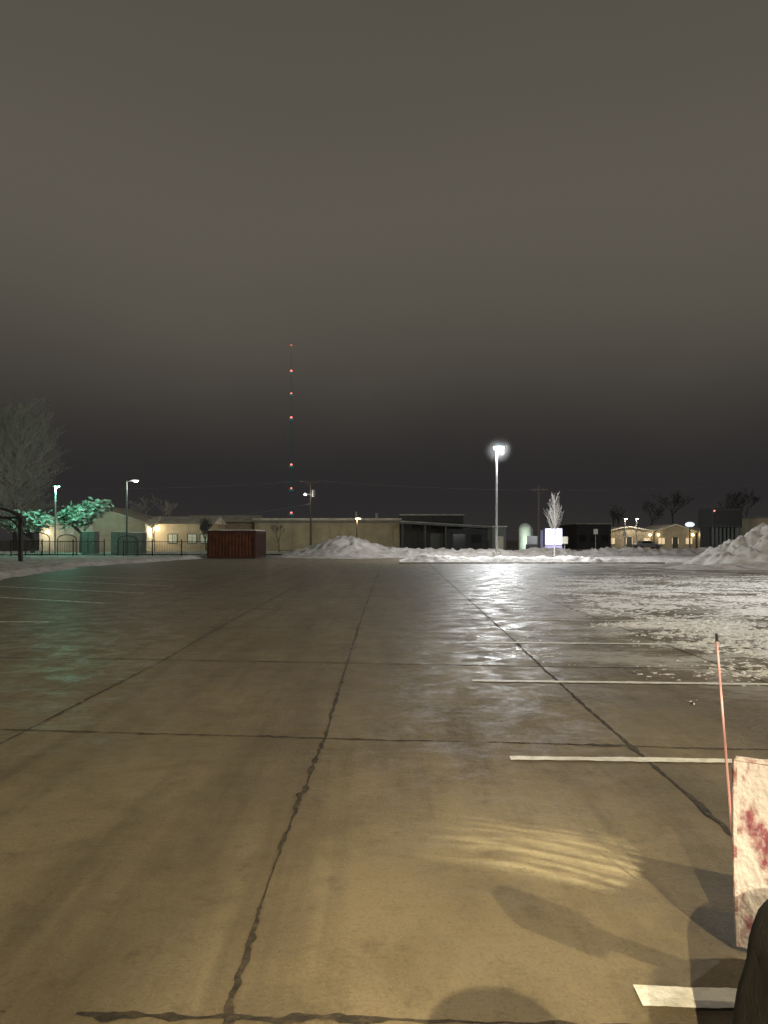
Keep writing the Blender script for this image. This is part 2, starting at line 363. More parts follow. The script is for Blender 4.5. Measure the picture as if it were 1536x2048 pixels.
# ------------------------------------------------------------ container
e=top('shipping_container','rust red corrugated metal container with snow on its roof','container',(-13.1,65,0))
W,Dp,H=4.15,5.4,2.4
b=B(); b.box(0,0,.06,W-.12,Dp-.12,H-.1)
n=int(W/.28)
for i in range(n):
    b.box(-W/2+.22+i*(W-.44)/(n-1),-Dp/2+.05,.2,.13,.04,H-.42,bev=.012)
b.obj('wall','red',e)
n=int(Dp/.28)
for s in(-1,1):
    b=B(); b.box(s*(W/2-.055),0,.15,.02,Dp-.3,H-.3)
    for i in range(n): b.box(s*(W/2-.04),-Dp/2+.22+i*(Dp-.44)/(n-1),.2,.06,.13,H-.42)
    b.obj('side_panel','redside',e)
b=B()
for sx in(-1,1):
    for sy in(-1,1): b.box(sx*(W/2-.06),sy*(Dp/2-.06),0,.14,.14,H)
for z in(.0,H-.13):
    for sy in(-1,1): b.box(0,sy*(Dp/2-.055),z+.001,W-.28,.11,.13)
    for sx in(-1,1): b.box(sx*(W/2-.055),0,z+.001,.11,Dp-.28,.13)
b.obj('frame','redside',e)
b=B(); b.box(0,0,H,W-.05,Dp-.05,.09,bev=.035); b.obj('snow_cover','rsnow',e)

# ------------------------------------------------------------ radio tower
e=top('radio_tower','tall slim lattice radio mast with red warning lights','radio tower',(-51,400,0))
b=B(); TH=108.;w=.62
legs=[Vector((w*math.cos(a),w*math.sin(a),0)) for a in (math.pi/2,math.pi*7/6,math.pi*11/6)]
for l in legs: b.cyl(l,(l.x,l.y,TH-4),.07,.05,5)
z=0
while z<TH-5:
    for i in range(3):
        a=legs[i];c=legs[(i+1)%3]
        b.cyl((a.x,a.y,z),(c.x,c.y,z+2),.035,.035,4)
        b.cyl((a.x,a.y,z+2),(c.x,c.y,z+2),.03,.03,4)
    z+=2
b.cyl((0,0,TH-5),(0,0,TH),.07,.04,5)
b.obj('mast','tower',e)
for zt,rr in((98,60),(66,45),(34,30)):
    for a in(.5,2.6,4.7):
        b=B(); b.cyl((0,0,zt),(rr*math.cos(a),rr*math.sin(a),0),.02,.02,3); b.obj('guy_wire','tower',e)
for py,m_ in((692,'reddim'),(743,'redlight'),(788,'redlight'),(836,'redlight'),(930,'redlight'),(977,'redlight'),(1026,'redlight')):
    zz=1.6+(1080-py)*.2759
    k=.75 if py in(977,788) else .95
    if m_=='redlight':
        b=B(); b.box(0,-1.0,zz-1.3,2.3,.4,.9,bev=.1); o=b.obj('glow_block','cyanglow',e)  # glowing box added for the teal glow along the mast
    b=B(); b.sph(0,-1.1,zz+.1,.75*k,.6*k,.52*k,10,7); b.obj('warning_light',m_,e)

# ------------------------------------------------------------ utility poles + wires
def upole(loc,h,label,transformer=False):
    e=top('utility_pole',label,'utility pole',loc,'utility poles along the road')
    b=B(); b.cyl((0,0,0),(0,0,h),.15,.09,10); b.obj('pole','wood',e)
    b=B(); b.box(0,-.14,h-.6,2.0,.09,.11)
    b.cyl((0,-.14,h-1.2),(.7,-.14,h-.55),.03,.03,5); b.cyl((0,-.14,h-1.2),(-.7,-.14,h-.55),.03,.03,5); b.obj('crossarm','wood',e)
    for x in(-.9,-.45,.45,.9):
        b=B(); b.cyl((x,-.14,h-.49),(x,-.14,h-.3),.04,.03,6); b.obj('insulator','wood',e)
    if transformer:
        b=B(); b.cyl((.38,0,h-2.6),(.38,0,h-1.6),.24,.24,12); b.cyl((.38,0,h-1.6),(.38,0,h-1.5),.24,.1,12); b.obj('transformer','galv',e)
        b=B(); b.cyl((0,0,h-2.3),(-.75,-.1,h-2.05),.03,.03,6); b.cyl((-.75,-.1,h-2.05),(-.75,-.1,h-2.2),.16,.2,10); b.obj('lamp_bracket','galv',e)
        b=B(); b.sph(-.75,-.1,h-2.25,.2,.2,.13); b.obj('lamp','lampsoft',e)
        plight('lamp_or_fill_light',(-.75,-.6,h-2.3),90,(1,.95,.85),.15,e)
    return e
upole((-10.1,100,0),10.1,'wooden utility pole with a transformer and small lamp',True)
upole((17.7,83,0),7.9,'slim dark wooden utility pole near a lit sign')
upole((-75,108,0),10.6,'wooden utility pole with crossarm by the road')
upole((62,104,0),10.4,'wooden utility pole with crossarm by the road')
def wire(p0,p1,sag,r=.005):
    b=B(); n=14; P=[]
    for i in range(n+1):
        t=i/n; p=Vector(p0).lerp(Vector(p1),t); p.z-=sag*4*t*(1-t); P.append(p)
    for a,c in zip(P[:-1],P[1:]): b.cyl(a,c,r,r,4)
    tag(b.obj('power_line','galv'),'thin overhead power cable strung between wooden poles','power line','overhead power cables')
for dx in(-.9,.9):
    wire((-75+dx,107.8,10.3),(-10.1+dx,99.8,9.8),1.2); wire((-10.1+dx,99.8,9.8),(62+dx,103.8,10.1),1.4)
wire((-10.1,99.9,6.6),(-30,106,4.6),.4,.012)

# ------------------------------------------------------------ buildings
def windows(e,xs,y,z,w,h,m,fm='darkwall'):
    for x in xs:
        b=B(); b.box(x,y-.02,z,w,.06,h); o=b.obj('window',m,e)
        b=B(); 
        b.box(x-w/2-.05,y-.04,z-.05,.1,.12,h+.1); b.box(x+w/2+.05,y-.04,z-.05,.1,.12,h+.1)
        b.box(x,y-.04,z+h,w,.12,.1); b.box(x,y-.04,z-.1,w,.12,.1); b.box(x,y-.04,z,.05,.1,h)
        b.obj('frame',fm,o)
def gable(loc,w,d,eave,peak,wallm,roofm,label,cat='building'):
    e=top('building',label,cat,loc)
    b=B(); b.prism([(-w/2,0),(w/2,0),(w/2,eave),(0,peak),(-w/2,eave)],'y',0,d); b.obj('wall',wallm,e)
    b=B(); t=.22; o=.5; s=(peak-eave)/(w/2)
    b.prism([(-w/2-o,eave-o*s+.02),(0,peak+.02),(w/2+o,eave-o*s+.02),(w/2+o,eave-o*s+t),(0,peak+t),(-w/2-o,eave-o*s+t)],'y',-.5,d+.5)
    b.obj('roof',roofm,e); return e
e=gable((-40.2,100,0),14.6,14,3.9,6.25,'pale','rsnow','pale gabled building with arched windows and snowy roof')
for i,x in enumerate((-4.2,-2.9,-1.6,-.3)):
    b=B(); b.box(x,-.03,2.3,.75,.08,1.0); b.cyl((x,-.07,3.3),(x,.01,3.3),.375,.375,16); b.obj('window','windim',e)
b=B(); b.box(4.0,-.04,.05,1.0,.08,2.1,bev=.02); b.obj('door','darkwall',e)
b=B(); b.box(-6.2,-.12,2.55,.3,.25,.3,bev=.04); b.obj('wall_lamp','lampyel',e)
plight('lamp_or_fill_light',(-46.4,98.6,2.3),150,(1,.85,.6),.15)
plight('lamp_or_fill_light',(-38,91,5.2),380,(.82,1,.66),.3)
e=top('building','low beige building with a snowy roof and wall lamp','building',(-29.3,104,0))
b=B(); b.box(0,4,0,9.5,8,3.9); b.obj('wall','beige',e)
b=B(); b.prism([(-.6,3.9),(8.6,3.9),(4,5.1)],'x',-5,5); b.obj('roof','rsnow',e)
windows(e,(-1,1.8,3.6),0,1.2,1.2,1.2,'windim')
b=B(); b.box(-3.2,-.12,3.0,.5,.3,.5,bev=.08); b.obj('wall_lamp','lampyel',e)
plight('lamp_or_fill_light',(-32.5,102.2,3.0),330,(1,.85,.58),.2)
plight('lamp_or_fill_light',(-28.5,100,3.4),180,(.95,.95,.7),.2)
e=top('building','long low beige industrial building with flat snowy roof','building',(0,115,0))
b=B(); b.box(-9,8,0,23,16,4.75); b.box(-26.4,9,0,11.8,14,4.4)
for i in range(9): b.box(-19.8+i*2.75,-.08,0,.3,.16,4.7)
b.obj('wall','beige',e)
b=B(); b.box(-9,7.9,4.76,23.6,16.6,.28,bev=.05); b.prism([(-.3,4.42),(14.3,4.42),(7,5.75)],'x',-32.6,-20.55); b.obj('roof','rsnow',e)
b=B(); b.box(-9,-.25,4.3,23.2,.1,.3); b.obj('gutter','roof',e)
for x in(-16,-7): 
    b=B(); b.box(x,-.03,.05,3.0,.1,3.0); 
    for k in range(6): b.box(x,-.1,.3+k*.45,2.9,.05,.05)
    b.obj('roller_door','beige',e)
windows(e,(-29,-26.5,-24),1.98,1.5,1.3,1.1,'glass')
for x,y,h,r_ in((-4.5,3,1.2,.2),(-1.2,4,1.0,.25)):
    b=B(); b.cyl((x,y,5),(x,y,5+h),r_,r_,8); b.obj('roof_vent','galv',e)
plight('lamp_or_fill_light',(-17,105,4.2),300,(1,.88,.62),.2)
plight('lamp_or_fill_light',(-8,105,4.2),220,(1,.88,.62),.2)
e=top('building','dark metal clad hall with snow along the parapet','building',(7.6,115,0))
b=B(); b.box(0,8,0,10,16,5.5)
for i in range(20): b.box(-4.75+i*.5,-.05,0,.08,.1,5.45)
b.obj('wall','darkwall',e)
b=B(); b.box(0,8,5.5,10.3,16.3,.16,bev=.04); b.obj('roof','rsnow',e)
windows(e,(-2.5,.5,3.5),-.06,3.4,1.2,.7,'glass')
b=B(); b.box(1,-.12,.05,2.4,.1,2.6); b.obj('door','darkgrey',e)
e=top('open_shed','dark lean to shed with sloped roof on posts','shed',(9,106,0))
b=B(); b.prism([(-6.5,4.3),(6.6,3.5),(6.6,3.25),(-6.5,4.0)],'y',-.5,6); b.obj('roof','roof',e)
b=B(); b.prism([(-6.6,4.31),(6.7,3.51),(6.7,3.59),(-6.6,4.4)],'y',-.6,6.1); b.obj('snow_cover','rsnow',e)
b=B(); b.box(3.2,2.8,0,6,5,3.2); b.obj('wall','darkwall',e)
for x in(-6.3,-3,0,): 
    b=B(); b.box(x,-.3,0,.18,.18,3.75 if x>-1 else 3.95); b.obj('post','black',e)
b=B(); b.box(2.0,.25,.05,1.8,.08,2.4); b.obj('door','glass',e)
b=B(); b.box(4.6,.25,1.2,1.6,.08,1.2); b.obj('window','glass',e)
e=top('hut','small dark hut with a flat snowy roof','hut',(14.3,90,0))
b=B(); b.box(0,1,0,1.7,2,3.2); b.obj('wall','darkgrey',e)
b=B(); b.box(0,1,3.2,1.95,2.3,.14,bev=.04); b.obj('roof','rsnow',e)
b=B(); b.box(.1,-.03,.05,.8,.07,2.0); b.obj('door','pale',e)
e=top('storage_tank','white domed storage tank lit from below','tank',(18.5,95,0))
b=B(); b.cyl((0,0,0),(0,0,3.0),.85,.85,24)
for z in(.05,1.,2.,2.9): b.cyl((0,0,z),(0,0,z+.06),.88,.88,24)
b.obj('shell','tank',e,smooth=False)
b=B(); b.sph(0,0,3.0,.85,.85,.8,24,12); b.obj('dome','tank',e,smooth=True)
b=B(); b.cyl((.55,-.75,0),(.55,-.75,3.1),.025); b.cyl((.85,-.6,0),(.85,-.6,3.1),.025)
for i in range(9): b.cyl((.55,-.75,.3+i*.32),(.85,-.6,.3+i*.32),.015,.015,5)
b.obj('ladder','galv',e)
plight('lamp_or_fill_light',(18.2,92.4,1.4),150,(.8,1,.8),.15)
e=top('lit_sign','bright white backlit sign panel on a low dark base','sign',(18.65,80,0))
b=B(); b.box(0,0,0,1.9,.4,1.0,bev=.03); b.obj('base','basecon',e)
b=B(); b.box(0,0,1.0,2.05,.34,1.95,bev=.03); b.obj('frame','black',e)
b=B(); b.box(.02,-.19,1.1,1.85,.05,1.75); b.obj('sign_face','signface',e)
b=B(); b.box(-1.25,.1,0,.35,.3,2.7,bev=.03); b.obj('side_pier','darkgrey',e)
plight('lamp_or_fill_light',(18.8,78.0,1.6),330,(.48,.42,1),.3)
e=top('building','dark flat roofed building across the road','building',(37.6,130,0))
b=B(); b.box(0,6,0,6.2,12,4.4); b.obj('wall','darkwall',e)
b=B(); b.box(0,6,4.4,6.5,12.3,.2,bev=.05); b.obj('roof','rsnow',e)
windows(e,(-2,0,2),0,1.3,1.2,1.2,'glass')
for cx,w,pk,lab in((48,9.5,4.1,'lit shop with pale walls and snowy gable roof'),(57,8,4.5,'tan shop with low gable and glowing windows'),(64.5,6,4.0,'small tan shop with porch lights')):
    e=gable((cx,142,0),w,12,3.2,pk,'beige','rsnow',lab)
    n=int(w/2.6)
    windows(e,[-w/2+1.3+i*(w-2.6)/(n-1) for i in range(n)],0,.8,1.3,1.2,'winlit','beige')
    b=B(); b.box(0,-.08,.05,1.0,.08,2.1); b.obj('door','darkwall',e)
    for s in(-.42,.42):
        b=B(); b.sph(s*w,-.3,2.6,.2); b.obj('wall_lamp','lampyel',e)
    plight('lamp_or_fill_light',(cx,132,3.0),520,(1,.90,.70),.2)
e=top('oval_sign','white glowing oval sign on a pole','sign',(50.6,120,0))
b=B(); b.cyl((0,0,0),(0,0,3.8),.1,.1,8); b.obj('post','darkgrey',e)
b=B(); b.sph(0,0,4.15,.8,.14,.42,20,12); b.obj('sign_face','signface',e,smooth=True)
e=top('loading_structure','dark boxy steel structure with slatted front and flat roof','structure',(35.4,75,0))
b=B(); b.box(0,1.5,2.9,3.1,3.4,2.0,bev=.04); b.obj('roof','black',e)
for z in(3.0,4.7):
    b=B(); b.box(0,-.22,z,2.7,.05,.05); b.obj('trim','darkgrey',e)
for i in range(8):
    b=B(); b.box(-1.4+i*.4,0,0,.16,.2,2.9); b.obj('column','darkgrey',e)
b=B(); b.box(0,1.9,0,2.9,2,2.9); b.obj('wall','black',e)
b=B(); b.sph(-1.35,-.26,4.6,.09); b.obj('warning_light','redlight',e)
plight('lamp_or_fill_light',(35,71,1.2),22,(.7,1,.85),.2)  # fill light added to lighten the lower slats
e=top('building','tan flat roofed building behind the snow heap','building',(51.5,92,0))
b=B(); b.box(0,5,0,8.4,10,4.4); b.obj('wall','beige',e)
b=B(); b.box(0,5,4.4,8.8,10.4,.25,bev=.05); b.obj('roof','roof',e)
windows(e,(-2.6,0,2.6),0,1.4,1.4,1.3,'glass')
plight('lamp_or_fill_light',(52,86,4),130,(1,.87,.65),.2)

# ------------------------------------------------------------ sheds / cabinets left
def cabinet(loc,w,d,h,label):
    e=top('storage_cabinet',label,'cabinet',loc,'grey cabinets behind the fence')
    b=B(); b.box(0,d/2,0,w,d,h,bev=.03); b.obj('body','darkgrey',e)
    n=max(2,int(w/.8))
    for i in range(n):
        b=B(); b.box(-w/2+(i+.5)*w/n,-.02,.12,w/n-.1,.05,h-.3,bev=.01); 
        o=b.obj('door','darkgrey',e); b=B(); b.box(-w/2+(i+.5)*w/n+.2,-.07,h*.45,.04,.05,.2); b.obj('handle','galv',o)
    b=B(); b.box(0,d/2,h,w+.06,d+.06,.07,bev=.02); b.obj('snow_cover','rsnow',e)
cabinet((-32.2,79,0),1.45,1.2,2.5,'tall dark grey utility cabinet behind a fence')
cabinet((-28.9,79,0),1.7,1.4,2.45,'wide dark grey utility cabinet behind a fence')
cabinet((-27.1,79,0),1.6,1.4,2.35,'wide dark grey utility cabinet behind a fence')
def fence(loc,length,h,label,rz=0):
    e=top('metal_fence',label,'fence',loc,'black metal fences round the play area',rz)
    n=int(length/2.4)
    for i in range(n+1):
        b=B(); b.box(i*length/n,0,0,.08,.08,h+.1); b.sph(i*length/n,0,h+.13,.05,u=6,v=4); b.obj('post','black',e)
    for z in(h-.08,.15):
        b=B(); b.box(length/2,0,z,length,.04,.05); b.obj('rail','black',e)
    b=B(); k=int(length/.16)
    for i in range(k): b.box(i*length/k,0.0,.1,.018,.018,h-.1)
    o=b.obj('pickets','black',e); o['kind']='stuff'
fence((-36,70,0),9,1.5,'black metal picket fence standing in snow')
fence((-25.5,71,0),8.5,1.5,'black metal picket fence beside a red container')
fence((-50,66,0),14,1.5,'black metal picket fence standing in snow')
def arch(loc,w,h,label):
    e=top('arched_gate',label,'gate',loc,'arched black gates in the fence')
    b=B(); 
    for s in(-1,1): b.cyl((s*w/2,0,0),(s*w/2,0,h-w*.25),.045)
    P=[Vector((w/2*math.cos(a),0,h-w*.25+w*.25*math.sin(a))) for a in [math.pi*i/12 for i in range(13)]]
    for a,c in zip(P[:-1],P[1:]): b.cyl(a,c,.045)
    b.obj('frame','black',e)
    b=B()
    for i in range(9): b.cyl((-w/2+.1+i*(w-.2)/8,0,.12),(-w/2+.1+i*(w-.2)/8,0,h-w*.3),.012,.012,5)
    b.box(0,0,h-w*.35,w-.1,.03,.03); b.box(0,0,.2,w-.1,.03,.03)
    b.obj('leaf','black',e)
arch((-33.1,69.3,0),2.3,2.3,'black arched metal gate in snow')
arch((-30.3,69.3,0),1.8,2.1,'black arched metal gate in snow')
arch((-24.6,69.6,0),1.9,2.0,'black arched metal gate in snow')
e=top('park_shelter','slim black steel arched swing shelter standing in snow','shelter',(-28.65,51,0))
P=[(3.3*math.cos(math.pi*i/14),2.9+1.15*math.sin(math.pi*i/14)) for i in range(15)]
prof=P+[(x*.985,z-.14) for x,z in P[::-1]]
b=B(); b.prism(prof,'y',-.12,.5); b.obj('roof','black',e)
for sx in(-3.05,3.05):
    b=B(); b.box(sx,0.1,0,.24,.24,3.2,bev=.02); b.box(sx,.1,0,.36,.36,.06); b.obj('post','black',e)
for s in(-1,1):
    b=B()
    Q=[Vector((s*(3.0-1.15+1.15*math.cos(a)),.1,1.95+1.2*math.sin(a))) for a in [math.pi/2*i/8 for i in range(9)]]
    for a,c in zip(Q[:-1],Q[1:]): b.cyl(a,c,.06,.06,6)
    b.obj('bracket','black',e)
b=B(); b.box(0,.1,3.1,6.1,.12,.15); b.obj('beam','black',e)
b=B(); b.box(1.2,.1,.55,1.6,.35,.06)
for x in(.5,1.9): b.cyl((x,.1,.58),(x,.1,3.12),.012,.012,5)
b.obj('seat','darkgrey',e)
def rsign(loc,h,label):
    e=top('road_sign',label,'sign',loc,'small road signs by the road')
    b=B(); b.cyl((0,0,0),(0,0,h),.03,.03,6); b.obj('post','galv',e)
    b=B(); b.box(0,-.05,h-.62,.5,.02,.6,bev=.004); b.obj('panel','pale',e)
rsign((24.8,85,0),2.9,'small pale road sign on a thin post')
rsign((15.2,61,0),1.9,'small pale road sign on a thin post')
rsign((30.5,92,0),2.7,'small pale road sign on a thin post')
rsign((45.5,88,0),2.7,'small pale road sign on a thin post')

# ------------------------------------------------------------ cars
def car(loc,paint,label,kind='car',rz=0):
    e=top('parked_car' if kind=='car' else 'parked_van',label,kind,loc,'vehicles parked across the road',rz)
    if kind=='car':
        body=[(-2.2,.35),(-2.22,.8),(-1.9,.98),(-1.2,1.02),(1.0,.98),(2.0,.85),(2.25,.65),(2.22,.33)]
        cab=[(-1.6,1.0),(-1.1,1.45),(.3,1.47),(1.0,.99)]
    else:
        body=[(-2.6,.4),(-2.6,1.1),(1.6,1.1),(2.4,1.0),(2.6,.8),(2.58,.38)]
        cab=[(-2.58,1.1),(-2.5,2.05),(1.0,2.08),(1.7,1.1)]
    b=B(); b.prism(body,'y',-.88,.88); bmesh.ops.bevel(b.bm,geom=b.bm.edges[:],offset=.05,segments=2,affect='EDGES'); b.obj('body',paint,e)
    b=B(); b.prism(cab,'y',-.74,.74); b.obj('cabin',paint,e)
    cx=sum(p[0] for p in cab)/4; cz=sum(p[1] for p in cab)/4
    gl=[(cx+(x-cx)*.86,cz+(z-cz)*.72+.02) for x,z in cab]
    b=B(); b.prism(gl,'y',-.76,.76); b.obj('window','glass',e)
    for x in(-1.4,1.4):
        for s in(-1,1):
            b=B(); b.cyl((x,s*.7,.33),(x,s*.9,.33),.33,.33,16); t=b.obj('wheel','rubber',e)
            b=B(); b.cyl((x,s*.9,.33),(x,s*.915,.33),.19,.19,12); b.obj('rim','galv',t)
    for s in(-.6,.6):
        b=B(); b.box((2.2 if kind=='car' else 2.56),s,.62,.08,.3,.14,bev=.02); b.obj('headlight','tank',e)
        b=B(); b.box((-2.2 if kind=='car' else -2.58),s,.68,.08,.28,.14,bev=.02); b.obj('tail_light','red',e)
    return e
car((17.9,86,0),'darkcar','black van parked beside a lit sign','van',rz=1.3)
car((45,124,0),'silver','silver car parked near lit shops','car',rz=.1)

# ------------------------------------------------------------ trees
def tree(loc,h,spread,label,tm,cm,levels=5,nb=3,trunkfrac=.35,up=.5,r0=.16,seed=1,tw=.012,leaf=0,group=None,leafsize=.09,width=None):
    rnd=random.Random(seed); e=top('tree',label,'tree',loc,group)
    T=B();C=B()
    def br(p,d,l,r,lev):
        n=3; q=p
        for i in range(n):
            d2=(d+Vector((rnd.uniform(-1,1),rnd.uniform(-1,1),rnd.uniform(-.3,.6)))*.13).normalized()
            q2=q+d2*l/n; ra=r*(1-.25*i/n);rb=r*(1-.25*(i+1)/n)
            (T if lev<2 else C).cyl(q,q2,max(ra,tw),max(rb,tw*.7),6 if lev<2 else 3,cap=False); q=q2; d=d2
            if lev>=1 and lev<levels and i>0: sub(q,d,l*.62,r*.5,lev+1)
        if leaf and lev>=levels-1:
            for k in range(leaf):
                c=q+Vector((rnd.gauss(0,.16),rnd.gauss(0,.16),rnd.gauss(0,.13)))
                s=leafsize*rnd.uniform(.5,1.4); a=Vector((rnd.gauss(0,1),rnd.gauss(0,1),rnd.gauss(0,.5))).normalized(); bb=a.cross(Vector((rnd.gauss(0,1),rnd.gauss(0,1),rnd.gauss(0,1)))).normalized()
                vs=[C.bm.verts.new(c+a*s),C.bm.verts.new(c+bb*s*.6),C.bm.verts.new(c-a*s),C.bm.verts.new(c-bb*s*.6)]; C.bm.faces.new(vs)
        if lev<levels:
            for k in range(nb): sub(q,d,l*.72,r*.60,lev+1)
    def sub(q,d,l,r,lev):
        a=rnd.uniform(0,2*math.pi); out=Vector((math.cos(a),math.sin(a),0))
        dd=(d*up+out*spread*rnd.uniform(.5,1.1)+Vector((0,0,up*.6))).normalized()
        br(q,dd,l*rnd.uniform(.75,1.15),r,lev)
    br(Vector((0,0,-.05)),Vector((0,0,1)),h*trunkfrac,r0,0)
    zmax=max(v.co.z for v in C.bm.verts); f=h/zmax
    xs=sorted(v.co.x for v in C.bm.verts); wd=xs[int(len(xs)*.98)]-xs[int(len(xs)*.02)]
    g=(width/wd) if width else 1
    for bm in (T.bm,C.bm):
        for v in bm.verts:
            v.co.z*=f; v.co.x*=g; v.co.y*=g
    T.obj('trunk',tm,e,recalc=False); C.obj('crown',cm,e,recalc=False); return e
def round_tree(loc,h,w,label,seed,n=150,cm='twig'):
    """old bare tree: leader, many limbs leaving it from low down to the top, each dividing into fine twigs"""
    rnd=random.Random(seed); e=top('tree',label,'tree',loc); T=B();C=B()
    T.cyl((0,0,-.05),(.1,0,h*.3),.32,.24,8); T.cyl((.1,0,h*.3),(-.1,0,h*.62),.24,.13,8); T.cyl((-.1,0,h*.62),(0,0,h*.88),.13,.04,6)
    def twig(p,d,L,r,lev):
        m=4
        for k in range(m):
            q=p+d*L/m; C.cyl(p,q,max(r*(1-k*.2),.009),max(r*(1-(k+1)*.2),.007),3,cap=False); p=q
            d=(d+Vector((rnd.uniform(-.22,.22),rnd.uniform(-.22,.22),rnd.uniform(-.05,.16)))).normalized()
            if lev<3 and (k or lev):
                for _ in range(2):
                    b2=rnd.uniform(0,6.283); dd=(d*.9+Vector((math.cos(b2),math.sin(b2),rnd.uniform(-.3,.7)))*.75).normalized()
                    twig(p,dd,L*rnd.uniform(.32,.5),r*.45,lev+1)
    for i in range(n):
        t=.2+.68*(i+rnd.random())/n; a=i*2.4+rnd.uniform(-.4,.4)
        L=w*.5*math.sin(math.pi*min(1,(t-.08)/.9))**.6*rnd.uniform(.6,1.05)
        el=.25+.9*t; d=Vector((math.cos(a)*math.cos(el),math.sin(a)*math.cos(el),math.sin(el)))
        twig(Vector((0,0,h*t)),d,max(L,1.2),.06,1 if i%3 else 0)
    T.obj('trunk','bark',e,recalc=False); C.obj('crown',cm,e,recalc=False)
def upright_tree(loc,h,label,seed):
    """young columnar tree: leader with many steep ascending side branches"""
    rnd=random.Random(seed); e=top('tree',label,'tree',loc); T=B();C=B()
    T.cyl((0,0,-.05),(0.03,0,h*.42),.05,.038,8); T.cyl((.03,0,h*.42),(0,.02,h*.93),.034,.01,6)
    for i in range(46):
        t=.34+.58*rnd.random(); z=h*t; L=h*(.10+.36*(1-t))*rnd.uniform(.7,1.1); a=rnd.uniform(0,6.283)
        p=Vector((.02,0,z)); d=Vector((math.cos(a)*.42,math.sin(a)*.42,1)).normalized()
        for k in range(5):
            q=p+d*L/5; C.cyl(p,q,.016*(1-k*.15),.016*(1-(k+1)*.15),3,cap=False); p=q
            d=(d+Vector((rnd.uniform(-.12,.12),rnd.uniform(-.12,.12),.06))).normalized()
            if k:
                for _ in range(2):
                    b2=rnd.uniform(0,6.283); dd=(d+Vector((math.cos(b2),math.sin(b2),.2))*.45).normalized(); C.cyl(p,p+dd*L*rnd.uniform(.15,.35),.007,.004,3,cap=False)
    T.obj('trunk','frost',e,recalc=False); C.obj('crown','frost',e,recalc=False)
upright_tree((13.4,57,0),5.2,'young upright bare tree with pale frosted branches',3)
round_tree((-54.0,106,0),19.5,15,'large bare frosty tree behind a pale building',5)
round_tree((-66,108,0),22,15,'large bare frosty tree behind a pale building',6,n=110)
plight('lamp_or_fill_light',(-50,84,4.5),700,(.9,1,.9),.3)  # fill light added to brighten the bare trees, no lamp stands here
tree((-35.0,84,0),6.7,.9,'small snow covered tree lit green by a lamp','bark','snowleaf',levels=4,nb=3,trunkfrac=.16,up=.5,r0=.10,seed=8,tw=.015,leaf=7,leafsize=.11,width=4.4)
tree((-40.2,83,0),5.2,.9,'small snow covered tree lit green by a lamp','bark','snowleaf',levels=4,nb=3,trunkfrac=.16,up=.5,r0=.10,seed=9,tw=.015,leaf=7,leafsize=.11,width=4.2)
tree((-31,98,0),5.0,.6,'small bare tree before a pale building','bark','twig',levels=4,nb=3,r0=.07,seed=11,tw=.014)
tree((-25.5,104,0),4.9,.8,'bushy dark bare tree before a long building','bark','darktwig',levels=4,nb=4,trunkfrac=.2,r0=.1,seed=12,tw=.022)
tree((-13.3,92,0),3.6,.5,'small bare tree behind a container','bark','darktwig',levels=4,nb=2,r0=.07,seed=13,tw=.012)
tree((-38,118,0),9,.8,'bare tree rising behind a gabled building','twig','twig',levels=5,nb=2,r0=.15,seed=14,tw=.014)
for i,(x,y,h) in enumerate(((58,160,12),(66,165,13),(75,160,12),(84,168,14),(52,165,10))):
    tree((x,y,0),h,.8,'dark bare tree standing behind low buildings','bark','darktwig',levels=5,nb=2,r0=.2,seed=20+i,tw=.02,group='bare trees behind the shops')

# ------------------------------------------------------------ plow vehicle
e=top('plow_vehicle','small grey utility vehicle with angled white and red plow','plow vehicle',(2.1,0,0))
ox=-2.1
b=B(); b.box(2.15+ox,-.6,.45,1.0,2.1,.9,bev=.08); b.box(2.2+ox,-.8,1.3,.95,1.5,.55,bev=.1); b.obj('cab','darkgrey',e)
b=B(); b.prism([(.55,.4),(.55,1.15),(1.2,.92),(1.6,.78),(1.66,.45)],'x',1.72+ox,2.55+ox); bmesh.ops.bevel(b.bm,geom=b.bm.edges[:],offset=.05,segments=3,affect='EDGES'); b.obj('hood','fender',e)
b=B(); bmesh.ops.create_cube(b.bm,size=2)
bmesh.ops.subdivide_edges(b.bm,edges=b.bm.edges[:],cuts=19,use_grid_fill=True)
for v in b.bm.verts:
    p=v.co; k=(abs(p.x)**3+abs(p.y)**3+abs(p.z)**3)**(1/3)
    p=p/k; nn=1+.035*fr(p.x*1.8,p.y*1.8,p.z*1.8,3)
    v.co=Vector((1.43+ox+p.x*(.50+.05*(-p.z))*nn,1.62+p.y*.58*nn,.36+p.z*.355*nn))
b.obj('fender','fender',e,smooth=True)
for x in(1.42,2.75):
    for y in(1.2,-1.2):
        if x<2 and y>0: continue
        b=B(); b.cyl((x-.1+ox,y,.3),(x+.1+ox,y,.3),.3,.3,20); t=b.obj('wheel','rubber',e)
        b=B(); b.cyl((x-.11+ox,y,.3),(x+.11+ox,y,.3),.16,.16,12); b.obj('rim','galv',t)
b=B(); b.cyl((1.72+ox,.60,1.76),(1.17+ox,1.03,1.78),.040); b.cyl((1.70+ox,.1,1.6),(1.72+ox,.60,1.76),.040); b.obj('mirror_arm','black',e)
b=B(); b.box(1.08+ox,1.10,1.67,.34,.10,.23,rz=-.70,bev=.035); b.obj('mirror','black',e)
for x in(1.9,2.4):
    b=B(); b.sph(x+ox,1.66,.66,.09,.05,.07); b.obj('headlight','lampsoft',e,smooth=True)
d=Vector((.44,-.26,0)).normalized(); nb_=Vector((.26,.44,0)).normalized()
o0=Vector((1.345+ox,2.76,0)); LB=1.2
def bladepts(u,t,th=0):
    z=.03+.72*t; c=.06*(1-(2*t-1)**2)
    p=o0+d*(u*LB)+nb_*(c*-1+.05+th); p.z=z
    p.x-= .012*t
    return p
b=B(); NU,NT=24,16
